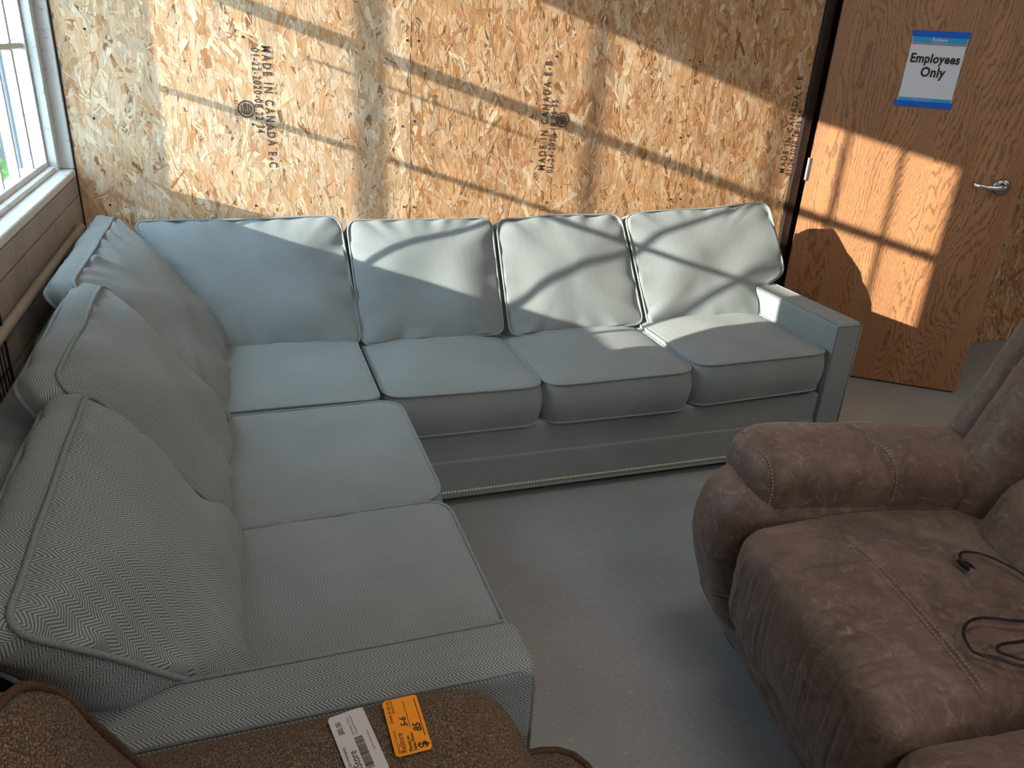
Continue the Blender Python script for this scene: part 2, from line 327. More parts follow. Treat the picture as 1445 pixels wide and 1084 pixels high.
# back wall: stud wall carrying OSB sheets
wb = MB(); wb.box((XL, YB + 0.012, 0), (2.49, YB + 0.1, 3)); wb.box((3.52, YB + 0.012, 0), (5.5, YB + 0.1, 3)); wb.box((2.49, YB + 0.012, 2.12), (3.52, YB + 0.1, 3))
wall_back = struct(wb.build('wall_back', M['wallp']))
random.seed(4); rng = np.random.default_rng(7)
PAL = np.array([(0.84, 0.60, 0.38), (0.77, 0.50, 0.285), (0.70, 0.405, 0.205), (0.58, 0.295, 0.13), (0.38, 0.18, 0.075), (0.72, 0.545, 0.39), (0.90, 0.72, 0.51)])
def flakes(x0, x1, z0, z1, parent, dens=4200, pal=(.2, .22, .2, .12, .05, .09, .12), spread=30, tint=1.0):
    n = int((x1 - x0) * (z1 - z0) * dens); cx = rng.uniform(x0, x1, n); cz = rng.uniform(z0, z1, n)
    big = rng.random(n) < 0.5
    ln = np.where(big, rng.uniform(0.05, 0.15, n), rng.uniform(0.012, 0.06, n)); wd = np.where(big, rng.uniform(0.008, 0.032, n), rng.uniform(0.001, 0.007, n))
    an = np.radians(rng.normal(-8, spread, n)); an = np.where(rng.random(n) < 0.1, rng.uniform(-1.57, 1.57, n), an)
    ca, sa = np.cos(an), np.sin(an)
    pu = np.array([-1, -.85, .8, 1, .9, -.8]); vs = np.zeros((n, 6, 3))
    L = pu[None] * ln[:, None] / 2 * rng.uniform(.85, 1.1, (n, 6)); sideW = np.array([-.55, -1, -1, .4, 1, 1])[None] * wd[:, None] / 2 * rng.uniform(.6, 1.1, (n, 6))
    vs[:, :, 0] = np.clip(cx[:, None] + sideW * ca[:, None] + L * sa[:, None], x0, x1); vs[:, :, 2] = np.clip(cz[:, None] + L * ca[:, None] - sideW * sa[:, None], z0, z1)
    dep = np.where(big, rng.uniform(0.0001, 0.0008, n), rng.uniform(0.0004, 0.0011, n))[:, None] + rng.uniform(-.00022, .00022, (n, 1)) * pu[None] + np.sign(sideW) * rng.uniform(-.00018, .00018, (n, 1))
    vs[:, :, 1] = YB - dep - 0.0002
    me = bpy.data.meshes.new('wood_flakes'); nv = n * 6; me.vertices.add(nv); me.vertices.foreach_set('co', vs.ravel())
    me.loops.add(nv); me.loops.foreach_set('vertex_index', np.arange(nv, dtype='i')); me.polygons.add(n)
    me.polygons.foreach_set('loop_start', np.arange(0, nv, 6, dtype='i')); me.update(calc_edges=True)
    c = PAL[rng.choice(len(PAL), n, p=np.array(pal) / sum(pal))] * rng.uniform(.82, 1.12, (n, 1)) * tint
    ca_ = me.color_attributes.new('Col', 'FLOAT_COLOR', 'POINT'); ca_.data.foreach_set('color', np.repeat(np.concatenate([c, np.ones((n, 1))], 1), 6, 0).ravel())
    o = link('wood_flakes', me, M['flake'], parent); o['kind'] = 'stuff'; return o
panels = [(XL + 0.004, 0.6535, (.24, .22, .12, .04, .015, .14, .22), 30, 1.0), (0.6545, 1.8735, (.14, .28, .30, .14, .02, .03, .06), 24, 0.92), (1.8745, 2.488, (.10, .26, .32, .18, .04, .04, .05), 22, 0.86)]
osb = []
for x0, x1, pal, sp, ti in panels:
    p = bx('osb_panel', (x0, YB, 0.002), (x1, YB + 0.011, 2.44), M['core'], wall_back); osb.append(p)
    flakes(x0, x1, 0.25, 2.2, p, 5200, pal, sp, ti)
    bx('osb_panel', (x0, YB, 2.444), (x1, YB + 0.011, 2.995), M['core'], wall_back)
p = bx('osb_panel', (3.54, YB, 0.002), (4.74, YB + 0.011, 2.44), M['core'], wall_back); flakes(3.54, 4.74, 0.002, 1.6, p, 4500, (.08, .2, .3, .22, .12, .04, .03), 24, 0.75)
sc = MB()
for x in (0.63, 0.675, 1.85, 1.895, -0.44, 0.06, 1.25, 2.46):
    for z in (0.55, 0.83, 1.13, 1.42, 1.72):
        sc.lathe([(0.0045, 0), (0.004, 0.0012)], basis((x + random.uniform(-.01, .01), YB - 0.0012, z + random.uniform(-.02, .02)), (1, 0, 0), (0, 0, 1)), 8)
sc = sc.build('screw_heads', M['near_black'], wall_back); sc['kind'] = 'stuff'
# mill stamps printed on the sheets
def stamp(panel, x, z, up, l1, l2, sz=0.05):
    u = (0, 0, 1) if up else (0, 0, -1); v = (-1, 0, 0) if up else (1, 0, 0)
    yb = YB - 0.0022
    text(l1, sz, basis((x, yb, z), u, v), M['stamp'], panel, 'stamp', 0.0007, sx=0.72, space=1.42)
    off = 0.038 if up else -0.036
    text(l2, sz * 0.88, basis((x + off, yb, z - 0.01), u, v), M['stamp'], panel, 'stamp', 0.0006, sx=0.72, space=1.25)
stamp(osb[0], 0.118, 1.385, False, 'MADE IN CANADA E-C', '01-22-2020-08 22 34', 0.042)
stamp(osb[1], 1.225, 0.965, True, 'MADE IN CANADA E-B', '01-24-2020 18 06 35', 0.043)
stamp(osb[2], 2.445, 0.965, True, 'MADE IN CANADA E-B', '01-24-2020 18 06 56', 0.043)
def emblem(panel, x, z, r):
    y = YB - 0.0022; b = MB()
    for k in range(24):
        a0, a1 = 2 * math.pi * k / 24, 2 * math.pi * (k + 1) / 24
        b.add([(x + q * math.sin(a), y, z + q * math.cos(a)) for a in (a0, a1) for q in (r, r * 0.84)], [(0, 1, 3, 2)])
    for k in range(-2, 3):
        w = r * 0.7 * math.cos(k * 0.45); b.add([(x + k * r * 0.27 - 0.0028, y, z - w), (x + k * r * 0.27 + 0.0028, y, z - w), (x + k * r * 0.27 + 0.0028, y, z + w), (x + k * r * 0.27 - 0.0028, y, z + w)], [(0, 1, 2, 3)])
    b.build('stamp', M['stamp'], panel)
emblem(osb[0], 0.052, 1.17, 0.03); emblem(osb[1], 1.29, 1.17, 0.03)
text('STINSON', 0.018, basis((0.012, YB - 0.0022, 1.2), (0, 0, -1), (1, 0, 0)), M['stamp'], osb[0], 'stamp')
# left wall: painted concrete block with the window opening
WY0, WY1, WZ0, WZ1, XO = 1.84, 3.045, 0.955, 2.14, -0.70
lb = MB()
lb.box((XO, -3.05, 0), (XL - 0.006, WY0, 3)); lb.box((XO, WY0, 0), (XL - 0.006, 3.16, WZ0 - 0.03)); lb.box((XO, WY0, WZ1), (XL - 0.006, 3.16, 3)); lb.box((XO, WY1 + 0.004, WZ0 - 0.03), (XL - 0.006, 3.16, WZ1))
wall_left = struct(lb.build('wall_left', M['block']))
zs = [0.003, 0.066, 0.266, 0.466, 0.666, 0.866]
def blk(y0, y1, z0, z1):
    o = bx('concrete_block', (XL - 0.006, y0 + 0.003, z0 + 0.003), (XL, y1 - 0.003, z1 - 0.003), M['block'], wall_left, 0.0015)
for i, z0 in enumerate(zs[:-1]):
    off = 2.2 if i % 2 == 0 else 2.0; off -= 4.0; y = off
    while y < YB:
        y1 = min(y + 0.4, YB)
        if y >= 0.2 and y1 - y > 0.02: blk(y, y1, z0, zs[i + 1])
        y += 0.4
blk(0.2, 1.84, 0.866, 1.066)
blk(1.84, YB, 0.866, WZ0 - 0.026)
bx('jamb_facing', (XL - 0.09, WY1, WZ0), (XL, YB - 0.001, WZ1), M['white'], wall_left, 0.004)
bx('corner_seam', (XL, YB - 0.005, 0), (XL + 0.005, YB, 2.44), M['near_black'], wall_left)  # thin near-black strip up the wall corner
bx('window_sill', (XL - 0.16, WY0, WZ0 - 0.026), (XL + 0.002, WY1, WZ0), M['white'], wall_left, 0.006)
# window
win = struct(thing('window_1')); win.location = (-0.62, 2.44, WZ0)
GX = -0.62
def wbx(name, lo, hi, bev=0.003, mat='white'):
    o = bx(name, lo, hi, M[mat], None, bev); o.parent = win; o.matrix_parent_inverse = Matrix.Translation(-Vector(win.location)); return o
GY0, GY1, GZ0, GZ1 = 1.90, 2.985, 0.988, 2.12
wbx('sash_stile', (GX - 0.02, GY1, WZ0), (GX + 0.022, WY1 - 0.001, WZ1)); wbx('sash_stile', (GX - 0.02, WY0, WZ0), (GX + 0.022, GY0, WZ1))
wbx('sash_rail', (GX - 0.02, GY0, WZ0), (GX + 0.024, GY1, GZ0)); wbx('sash_rail', (GX - 0.02, GY0, GZ1), (GX + 0.022, GY1, WZ1))
wbx('meeting_rail', (GX - 0.02, GY0, 1.69), (GX + 0.02, GY1, 1.728))
wbx('muntin', (GX - 0.012, GY0, 1.334), (GX + 0.014, GY1, 1.352), 0.004)
for y, w in ((2.835, 0.022), (2.648, 0.014), (2.46, 0.016), (2.266, 0.018), (2.082, 0.018)):
    for z0, z1 in ((GZ0, 1.334), (1.352, 1.69), (1.728, GZ1)):
        wbx('muntin', (GX - 0.012, y - w / 2, z0), (GX + 0.014, y + w / 2, z1), 0.003)
ys = [GY0, 2.082, 2.266, 2.46, 2.648, 2.835, GY1]
for i in range(6):
    for z0, z1 in ((GZ0, 1.334), (1.352, 1.69), (1.728, GZ1)):
        wbx('glass_pane', (GX - 0.002, ys[i], z0), (GX + 0.001, ys[i + 1], z1), 0, 'glass')
wbx('storm_frame', (XO, WY1 - 0.006, WZ0), (GX - 0.021, WY1 + 0.003, WZ1), 0, 'outpaint')
for x0, x1, m_ in ((-0.648, -0.642, 'blueboard'), (-0.662, -0.653, 'outbrown'), (-0.688, -0.685, 'blueboard')): wbx('storm_frame', (x0, WY1 - 0.009, WZ0), (x1, WY1 - 0.005, WZ1), 0, m_)
wbx('shadow_rod', (GX - 0.05, 2.66, 1.620), (GX - 0.044, 2.87, 1.628), 0)  # made-up thin rod, added to cast a faint line of shadow on the wall
wbx('inner_stop', (GX + 0.022, GY1 + 0.014, WZ0), (GX + 0.05, WY1 - 0.001, WZ1)); wbx('inner_stop', (GX + 0.024, GY0, WZ0), (GX + 0.045, GY1, WZ0 + 0.016))
# door frame and open door
fr = struct(thing('trim_1')); 
bx('door_jamb', (2.489, YB - 0.018, 0), (2.535, YB + 0.1, 2.11), M['frame'], fr, 0.003)
bx('door_jamb', (3.465, YB - 0.018, 0), (3.535, YB + 0.1, 2.11), M['frame'], fr, 0.003)
bx('door_head', (2.489, YB - 0.018, 2.06), (3.535, YB + 0.1, 2.12), M['frame'], fr, 0.003)
bb = MB(); bb.box((2.2, 4.1, 0), (3.8, 4.2, 3)); bb.box((2.1, 3.16, 0), (2.2, 4.2, 3)); bb.box((3.8, 3.16, 0), (3.9, 4.2, 3))
struct(bb.build('wall_beyond', M['darkwood']))
ang = math.atan2(-0.5847, 0.8112)
door = struct(thing('door_1')); door.location = (2.531, 3.006, 0.01); door.rotation_euler = (0, 0, ang)
# door local: x along door, y = behind, z up ; front face y=0
bx('door_leaf', (0.006, 0, 0), (0.898, 0.044, 2.03), M['oak'], door, 0.002)
def dlathe(prof, mat, name, par=door):
    b = MB(); b.lathe(prof, basis((0.818, 0, 0.985), (1, 0, 0), (0, 0, 1)), 28); return b.build(name, mat, par, True)
dh = dlathe([(0.036, 0), (0.036, 0.004), (0.033, 0.009), (0.024, 0.0125), (0.015, 0.014), (0.013, 0.05), (0.012, 0.056), (0.007, 0.058)], M['steel'], 'door_handle')
b = MB(); b.tube([(0.818, -0.05, 0.985), (0.79, -0.052, 0.985), (0.75, -0.05, 0.983), (0.725, -0.046, 0.984), (0.712, -0.036, 0.987), (0.703, -0.022, 0.990)], 0.009, 10, flat=1.25)
b.build('lever', M['bright'], dh, True)
for z in (0.985, 1.80, 0.2):
    b = MB(); b.lathe([(0.0075, 0), (0.0075, 0.1)], basis((0.0, -0.006, z - 0.05), (1, 0, 0), (0, 1, 0)), 12); b.box((0.0, -0.0015, z - 0.05), (0.014, 0.001, z + 0.05))
    b.build('hinge', M['bright'], door)
# sign taped to the door
def dpt(s, z, off=0.0): return Vector((2.531, 3.006, 0.01)) + Vector((math.cos(ang), math.sin(ang), 0)) * s + Vector((math.sin(ang), -math.cos(ang), 0)) * off + Vector((0, 0, z - 0.01))
sg = thing('door_sign', 'white printed sign reading Employees Only, fixed with blue tape to the oak door', 'sign', loc=dpt(0.42, 1.31, 0.001)); sg.rotation_euler = (0, 0, ang)
# local: x along door from sign centre, z from bottom
def sq(name, x0, x1, z0, z1, off, mat, par=sg, jag=0):
    b = MB(); b.box((x0, -off - 0.0006, z0), (x1, -off, z1)); return b.build(name, mat, par)
sheet = sq('sheet', -0.108, 0.108, 0.0, 0.28, 0.0005, M['paper'])
sq('header_band', -0.106, 0.106, 0.243, 0.275, 0.0012, M['cyan'], sheet); sq('red_rule', -0.106, 0.106, 0.238, 0.2415, 0.0012, M['red'], sheet); sq('footer_band', -0.106, 0.106, 0.004, 0.026, 0.0012, M['cyan'], sheet)
def tp(name, z0, z1, ex):
    b = MB(); x0, x1 = -0.108 - ex, 0.108 + ex * 0.5; vs = [(x0, 0, z1), (x0 + 0.012, 0, z0), (x1 - 0.002, 0, z0), (x1, 0, z1)]
    b.add([(x, -0.003, z) for x, y, z in vs] + [(x, -0.0022, z) for x, y, z in vs], [(0, 1, 2, 3), (7, 6, 5, 4), (0, 4, 5, 1), (1, 5, 6, 2), (2, 6, 7, 3), (3, 7, 4, 0)]); b.build(name, M['tape'], sg)
tp('tape', 0.268, 0.292, 0.012); tp('tape', -0.012, 0.012, 0.016)
def st(s, size, x, z, mat, bold=0, shear=0, sx=1):
    text(s, size, basis((x, -0.0025, z), (1, 0, 0), (0, 0, 1)), mat, sheet, 'lettering', bold, shear, 'CENTER', sx, 1.06)
st('Employees', 0.050, 0.0, 0.168, M['ink'], 0.0017, 0.0, 0.86); st('Only', 0.054, 0.004, 0.113, M['ink'], 0.0019, 0.0, 0.86)
st('ReStore', 0.019, 0.0, 0.252, M['paper'], 0.0003, 0, 0.9); st('Habitat for Humanity', 0.006, 0.0, 0.2665, M['paper']); st('Building strength, stability', 0.005, 0.0, 0.2455, M['paper'])
st('habitat restore  donate  shop', 0.006, -0.01, 0.0185, M['paper']); st('volunteer  build  improve', 0.006, -0.01, 0.0115, M['paper'])
# wall pipe
b = MB(); b.tube([(XL + 0.017, 0.3, 0.787), (XL + 0.017, 2.2, 0.787), (XL + 0.017, 2.88, 0.787)], 0.0125, 12); pp = thing('wall_pipe', 'beige painted pipe running along the block wall under the window sill', 'pipe', loc=(XL + 0.017, 1.6, 0.787))
pi_ = b.build('conduit', M['pipe'], None, True); pi_.parent = pp; pi_.matrix_parent_inverse = Matrix.Translation(-Vector(pp.location))
for y in (2.2, 2.87, 1.4):
    b = MB(); b.lathe([(0.0135, 0), (0.015, 0.004), (0.015, 0.016), (0.0135, 0.02)], basis((XL + 0.017, y, 0.787), (0, 0, 1), (1, 0, 0)), 14)
    o = b.build('coupling', M['pipe'], None, True); o.parent = pp; o.matrix_parent_inverse = Matrix.Translation(-Vector(pp.location))
# black wire panel behind the sofa
wp = thing('wire_crate', 'black wire crate panel against the block wall at the left edge', 'crate')
b = MB()
for y in np.arange(1.12, 1.84, 0.026): b.tube([(-0.517, y, 0.003), (-0.517, y, 0.83)], 0.0016, 6)
b.build('vertical_wires', M['wire'], wp)
b = MB()
for z in (0.3, 0.5, 0.62, 0.70, 0.77): b.tube([(-0.519, 1.10, z), (-0.519, 1.85, z)], 0.0022, 6)
b.build('cross_wires', M['wire'], wp)
b = MB(); b.tube([(-0.517, 1.10, 0.004), (-0.517, 1.10, 0.835), (-0.517, 1.852, 0.835), (-0.517, 1.852, 0.004)], 0.0032, 8); b.build('wire_frame', M['wire'], wp)
# outside: pale building wing, ground and a shrub
struct(bx('ground', (-12, -6, -0.6), (-0.9, 14, -0.5), M['gravel']))
ob = thing('neighbouring_building', 'white sided building wing outside, seen through the window', 'building', loc=(-3, 6.0, -0.5))
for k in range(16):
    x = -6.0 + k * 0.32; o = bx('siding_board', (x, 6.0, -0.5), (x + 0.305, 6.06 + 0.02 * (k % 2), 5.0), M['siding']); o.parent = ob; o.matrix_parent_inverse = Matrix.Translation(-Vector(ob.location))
for x_, m_ in ((-1.335, 'darkwood'), (-1.285, 'blueboard')):
    o = bx('corner_board', (x_, 5.93, -0.5), (x_ + 0.035, 5.99, 5.0), M[m_]); o.parent = ob; o.matrix_parent_inverse = Matrix.Translation(-Vector(ob.location))
sh = thing('shrub', 'green shrub outside beyond the window glass', 'shrub', loc=(-1.40, 5.4, -0.5))
b = MB()
for k in range(900):
    d = Vector((random.gauss(0, .06), random.gauss(0, .1), 0.7 + random.gauss(0, .22))); a = Vector((random.uniform(-1, 1), random.uniform(-1, 1), random.uniform(-1, 1))).normalized() * 0.05; c2 = a.orthogonal() * 0.5
    b.add([d - a, d + c2, d + a, d - c2], [(0, 1, 2, 3)])
o = b.build('foliage', M['green'], sh); o['kind'] = 'stuff'
b = MB(); b.tube([(0, 0, 0), (0.02, 0, 0.6)], 0.03, 8); b.build('stem', M['darkwood'], sh)
#SOFA
# ------------------------------------------------------------------ sectional sofa
sf = thing('sectional_sofa', 'L-shaped grey-blue herringbone sectional sofa against the flake-board wall', 'sofa')
FAB, WELT = M['fab'], M['weltd']
def sbox(name, lo, hi, r, parent=sf, mat=FAB, seg=8, warp=None):
    return weld(softbox(lo, hi, r, seg, warp).build(name, mat, parent, True))
def pipe_rect(parent, pts, r=0.0042, closed=False, mat=WELT):
    b = MB(); b.tube(pts, r, 6, closed); b.build('piping', mat, parent, True)
# base
base = sbox('base', (0.365, 2.105, 0.035), (2.052, 2.92, 0.285), 0.012)
sbox('base', (-0.44, 0.915, 0.035), (0.362, 2.92, 0.285), 0.012)
bnd = sbox('lower_band', (0.366, 2.099, 0.036), (2.05, 2.12, 0.172), 0.006, base)
b = MB()
x = 0.375
while x < 2.045:
    b.lathe([(0.0046, 0), (0.0040, 0.0018), (0.0022, 0.0032)], basis((x, 2.0995, 0.056), (1, 0, 0), (0, 0, 1)), 8); x += 0.0105
o = b.build('nailheads', M['brass'], base, True); o['kind'] = 'stuff'
pipe_rect(base, [(0.37, 2.1, 0.037), (2.05, 2.1, 0.037)], 0.005)
for x, y in ((2.1, 2.17), (0.45, 2.17), (2.1, 2.9), (-0.38, 2.9), (-0.38, 0.98), (0.3, 0.98)): sbox('foot', (x - 0.03, y - 0.03, 0.0), (x + 0.03, y + 0.03, 0.04), 0.004, sf, M['frame'], 2)
# frame backs
sbox('back_frame', (-0.40, 2.90, 0.035), (2.17, 3.0, 0.735), 0.03)
sbox('back_frame', (-0.495, 0.815, 0.035), (-0.40, 1.94, 0.715), 0.03); sbox('back_frame', (-0.50, 1.965, 0.035), (-0.40, 3.0, 0.72), 0.03)
# arms
ar = sbox('arm', (2.052, 2.098, 0.035), (2.172, 2.9, 0.563), 0.016)
def armpipe(p, pts): pipe_rect(p, pts, 0.0038)
armpipe(ar, [(2.056, 2.10, 0.04), (2.056, 2.10, 0.556), (2.168, 2.10, 0.556), (2.168, 2.10, 0.04)]); armpipe(ar, [(2.06, 2.11, 0.561), (2.06, 2.9, 0.561)]); armpipe(ar, [(2.165, 2.11, 0.561), (2.165, 2.9, 0.561)])
al = sbox('arm', (-0.40, 0.808, 0.035), (0.377, 0.925, 0.563), 0.02)
armpipe(al, [(-0.39, 0.815, 0.556), (0.34, 0.815, 0.556), (0.362, 0.815, 0.552), (0.371, 0.815, 0.542), (0.373, 0.815, 0.52), (0.373, 0.815, 0.04)]); armpipe(al, [(-0.39, 0.921, 0.56), (0.355, 0.921, 0.56)])
armpipe(al, [(0.373, 0.921, 0.04), (0.373, 0.921, 0.545)])
# seat cushions
UP = ((0, 0, 0), (1, 0, 0), (0, 1, 0), (0, 0, 1))
def seat(x0, x1, y0, y1, z0, z1, seed, dx=0.0, crown=0.028, rad=0.05, tilt=0.0, vert=True, front='y'):
    zc = (z0 + z1) / 2; t = z1 - z0
    if front == 'y': pts = [(x0, y0, rad), (x1, y0, rad), (x1, y1, 0.03), (x0, y1, 0.03)]; fr_ = ((0, 0, zc), (1, 0, 0), (0, 1, 0), (0, 0, 1)); cen = ((x0 + x1) / 2, (y0 + y1) / 2)
    else: pts = [(y0, -x1, rad), (y1, -x1, rad), (y1, -x0, 0.03), (y0, -x0, 0.03)]; fr_ = ((0, 0, zc), (0, 1, 0), (-1, 0, 0), (0, 0, 1)); cen = ((y0 + y1) / 2, -(x0 + x1) / 2)
    def wp_(p, u, v, w):
        k = (p.x - x0) / (x1 - x0)
        return Vector((p.x, p.y, p.z + tilt * k + (0.006 * math.sin(3 * p.x + seed) if w > 0 else 0)))
    return cushion('seat_cushion', sf, pts, t, crown, fr_, FAB, WELT, seed, 0.002, 0.006, wp_, 0.004, center=cen, bandout=0.014)
seat(-0.28, 0.349, 2.045, 2.66, 0.29, 0.444, 1, crown=0.012, rad=0.025)
seat(0.372, 0.897, 2.088, 2.70, 0.285, 0.428, 2, rad=0.07)
seat(0.907, 1.468, 2.084, 2.70, 0.285, 0.425, 3, rad=0.075)
seat(1.478, 2.044, 2.09, 2.70, 0.292, 0.44, 4, rad=0.07, tilt=0.02)
seat(-0.30, 0.402, 1.475, 2.034, 0.30, 0.446, 5, crown=0.016, rad=0.075, front='x')
seat(-0.30, 0.40, 0.932, 1.462, 0.30, 0.446, 6, crown=0.016, rad=0.06, front='x')
# back cushions of the long run. v runs up the leaning face, w out of the face
def lean(by, bz, ty, tz, axis):
    if axis == 'y':   # faces -Y
        V = Vector((0, ty - by, tz - bz)); h = V.length; V.normalize(); Wv = Vector((0, -V.z, V.y)); return Vector((1, 0, 0)), V, Wv, h
    V = Vector((ty - by, 0, tz - bz)); h = V.length; V.normalize(); Wv = Vector((V.z, 0, -V.x)); return Vector((0, 1, 0)), V, Wv, h
TH = 0.135; TX = 0.118
def sst(a, b, x): t = max(0, min(1, (x - a) / (b - a))); return t * t * (3 - 2 * t)
def backy(pts, seed, by=2.53, bz=0.448, ty=2.78, tz=0.822, crown=0.032, cen=None, warp=None):
    U, V, Wv, h = lean(by, bz, ty, tz, 'y'); O = Vector((0, by, bz)) - Wv * TH / 2
    pts = [(x, k * h, r) for x, k, r in pts]
    return cushion('back_cushion', sf, pts, TH, crown, (O, U, V, Wv), FAB, WELT, seed, 0.012, 0.022, warp, 0.004, n=144, center=cen, bandout=0.016)
def sag(amp, seed):
    return lambda p, u, v, w: p + Vector((0, 0, amp * noise.noise(Vector((u * 4 + seed, v * 4, 1.3)))))
backy([(-0.14, 0.02, 0.05), (0.368, -0.02, 0.04), (0.335, 1.03, 0.05), (-0.335, 1.0, 0.03)], 11, cen=(0.08, 0.22), warp=sag(.012, 2))
backy([(0.372, -0.03, 0.04), (0.898, -0.01, 0.04), (0.908, 1.0, 0.05), (0.362, 1.0, 0.05)], 12, warp=sag(.01, 5))
backy([(0.925, -0.03, 0.04), (1.488, 0.0, 0.04), (1.462, 1.04, 0.05), (0.93, 1.0, 0.05)], 13, warp=sag(.01, 7))
backy([(1.513, -0.03, 0.04), (2.045, -0.02, 0.03), (2.052, 0.25, 0.025), (2.215, 0.42, 0.05), (2.195, 1.13, 0.045), (1.485, 1.03, 0.05)], 14, cen=(1.8, 0.24), warp=sag(.008, 9))
# back cushions of the short run, slumped further
def backx(y0, y1, seed, bx_=-0.065, bz=0.45, tx=-0.325, tz=0.80, crown=0.06, cen=None, dt=0.0, db=0.0, r=0.06):
    U, V, Wv, h = lean(bx_, bz, tx, tz, 'x'); O = Vector((bx_, 0, bz)) - Wv * TX / 2
    pts = [(y0 + db, 0.0, 0.04), (y1, 0.0, 0.04), (y1 - dt, h, r), (y0, h, r)]
    def wp_(p, u, v, w):
        k = sst(0.35, 1.0, v / h) * max(0.0, 0.5 - w / TX)
        return p + Vector((0.028 * k, 0, 0.055 * k + 0.012 * noise.noise(Vector((u * 6 + seed, v * 5, w * 6)))))
    return cushion('back_cushion', sf, pts, TX, crown, (O, U, V, Wv), FAB, WELT, seed, 0.016, 0.024, wp_, 0.005, n=150, center=cen, bandout=0.02, bot=0.012)
backx(1.98, 2.80, 21, -0.075, 0.45, -0.392, 0.84, 0.05, r=0.045, db=0.085)
backx(1.435, 2.055, 22, -0.075, 0.45, -0.338, 0.825, 0.052, r=0.045, db=0.04)
backx(0.80, 1.45, 23, -0.055, 0.455, -0.287, 0.80, 0.055, r=0.045, dt=0.02, db=0.19, cen=(1.18, 0.22))
#RECLINER
# ------------------------------------------------------------------ brown reclining sofa
A_ = R(-11); EX = Vector((math.cos(A_), math.sin(A_), 0)); EY = Vector((math.sin(A_), -math.cos(A_), 0)); RO = Vector((1.10, 1.40, 0))
rc = thing('reclining_sofa', 'puffy brown suede reclining sofa with stitched seams, at the right', 'sofa', loc=RO)
def L2(p): return EX * p[0] + EY * p[1] + Vector((0, 0, p[2]))
SU = M['suede']
def rbox(name, lo, hi, r, seg=12, f=None, parent=rc, mat=None):
    w = (lambda p: L2(f(p))) if f else L2
    mb = softbox(lo, hi, r, seg, w); mb.f = [q[::-1] for q in mb.f]   # the local frame is mirrored
    return weld(mb.build(name, mat or SU, parent, True))
def nz3(p, sc, seed=0): return noise.noise(Vector((p[0] * sc + seed, p[1] * sc, p[2] * sc)))
def sst(a, b, x): t = max(0, min(1, (x - a) / (b - a))); return t * t * (3 - 2 * t)
def seam(parent, pts, off=0.0, stitch=True, r=0.0018):
    P = [Vector(p) for p in pts]; Q = []
    for i in range(len(P) - 1):
        n_ = max(1, int((P[i + 1] - P[i]).length / 0.004))
        for k in range(n_): Q.append(P[i].lerp(P[i + 1], k / n_))
    b = MB(); k = 0
    while k + 1 < len(Q): b.tube([L2(Q[k]), L2(Q[k + 1])], r, 5); k += 2
    o = b.build('stitching', M['thread'], parent, True); o['kind'] = 'stuff'; return o
def smooth_pts(pts, n=40):
    P = [Vector(p) for p in pts]; out = []
    for i in range(len(P) - 1):
        p0, p1, p2, p3 = P[max(0, i - 1)], P[i], P[i + 1], P[min(len(P) - 1, i + 2)]
        m_ = max(2, n // (len(P) - 1))
        for k in range(m_):
            t = k / m_; out.append(0.5 * ((2 * p1) + (-p0 + p2) * t + (2 * p0 - 5 * p1 + 4 * p2 - p3) * t * t + (-p0 + 3 * p1 - 3 * p2 + p3) * t ** 3))
    out.append(P[-1]); return out
rbox('base', (0.03, 0.02, 0.05), (0.78, 1.62, 0.3), 0.03, 8)
for x in (0.1, 0.7):
    for y in (0.1, 1.52): rbox('foot', (x - 0.03, y - 0.03, 0), (x + 0.03, y + 0.03, 0.06), 0.004, 2, None, rc, M['black'])
# arms: lower panel bulging forward, padded pillow on top
def arm_panel(y0, y1, sgn):
    def f(p):
        x, y, z = p; k = (z - 0.09) / 0.42
        fr_ = 1 - sst(-0.03, 0.25, x)
        bulge = -0.075 * math.sin(math.pi * min(1, max(0, k)) ** 1.35 * 0.86) * fr_
        wr = 0.004 * nz3((x * 2, y * 6, z * 1.3), 7, 3) * fr_ + 0.003 * nz3((x, y, z), 22, 1)
        return (x + bulge + wr, y + 0.003 * nz3((x, y, z), 9, 5), z)
    return rbox('arm_panel', (0.0, y0, 0.08), (0.74, y1, 0.535), 0.075, (22, 16, 22), f)
pa = arm_panel(-0.005, 0.21, 1)
arm_panel(1.42, 1.635, -1)
def arm_pillow(y0, y1):
    yc = (y0 + y1) / 2; hw = (y1 - y0) / 2
    def f(p):
        x, y, z = p; t = (y - yc) / hw
        z2 = z + 0.018 * (1 - t * t) * sst(0.47, 0.62, z) - 0.010 * sst(0.3, 0.6, x) - 0.012 * (1 - sst(0.0, 0.09, x))
        g = math.exp(-((x - 0.290 - 0.04 * t) / 0.009) ** 2) * 0.006 + math.exp(-((x - 0.028) / 0.006) ** 2) * 0.004
        n_ = Vector((0, t * 0.7, max(0.1, (z - 0.53) / 0.07))).normalized()
        wr = 0.005 * nz3(p, 7, 2) + 0.0022 * nz3((x * 3, y, z), 26, 4)
        return (x + 0.01 * t * t * (1 - sst(0, .1, x)), y - n_.y * (g - wr), z2 - n_.z * (g - wr))
    global PF
    PF = f if y0 < 0 else PF
    return rbox('arm_pillow', (0.0, y0, 0.45), (0.62, y1, 0.607), 0.064, (70, 18, 12), f)
pl_ = arm_pillow(-0.03, 0.212)
arm_pillow(1.42, 1.66)
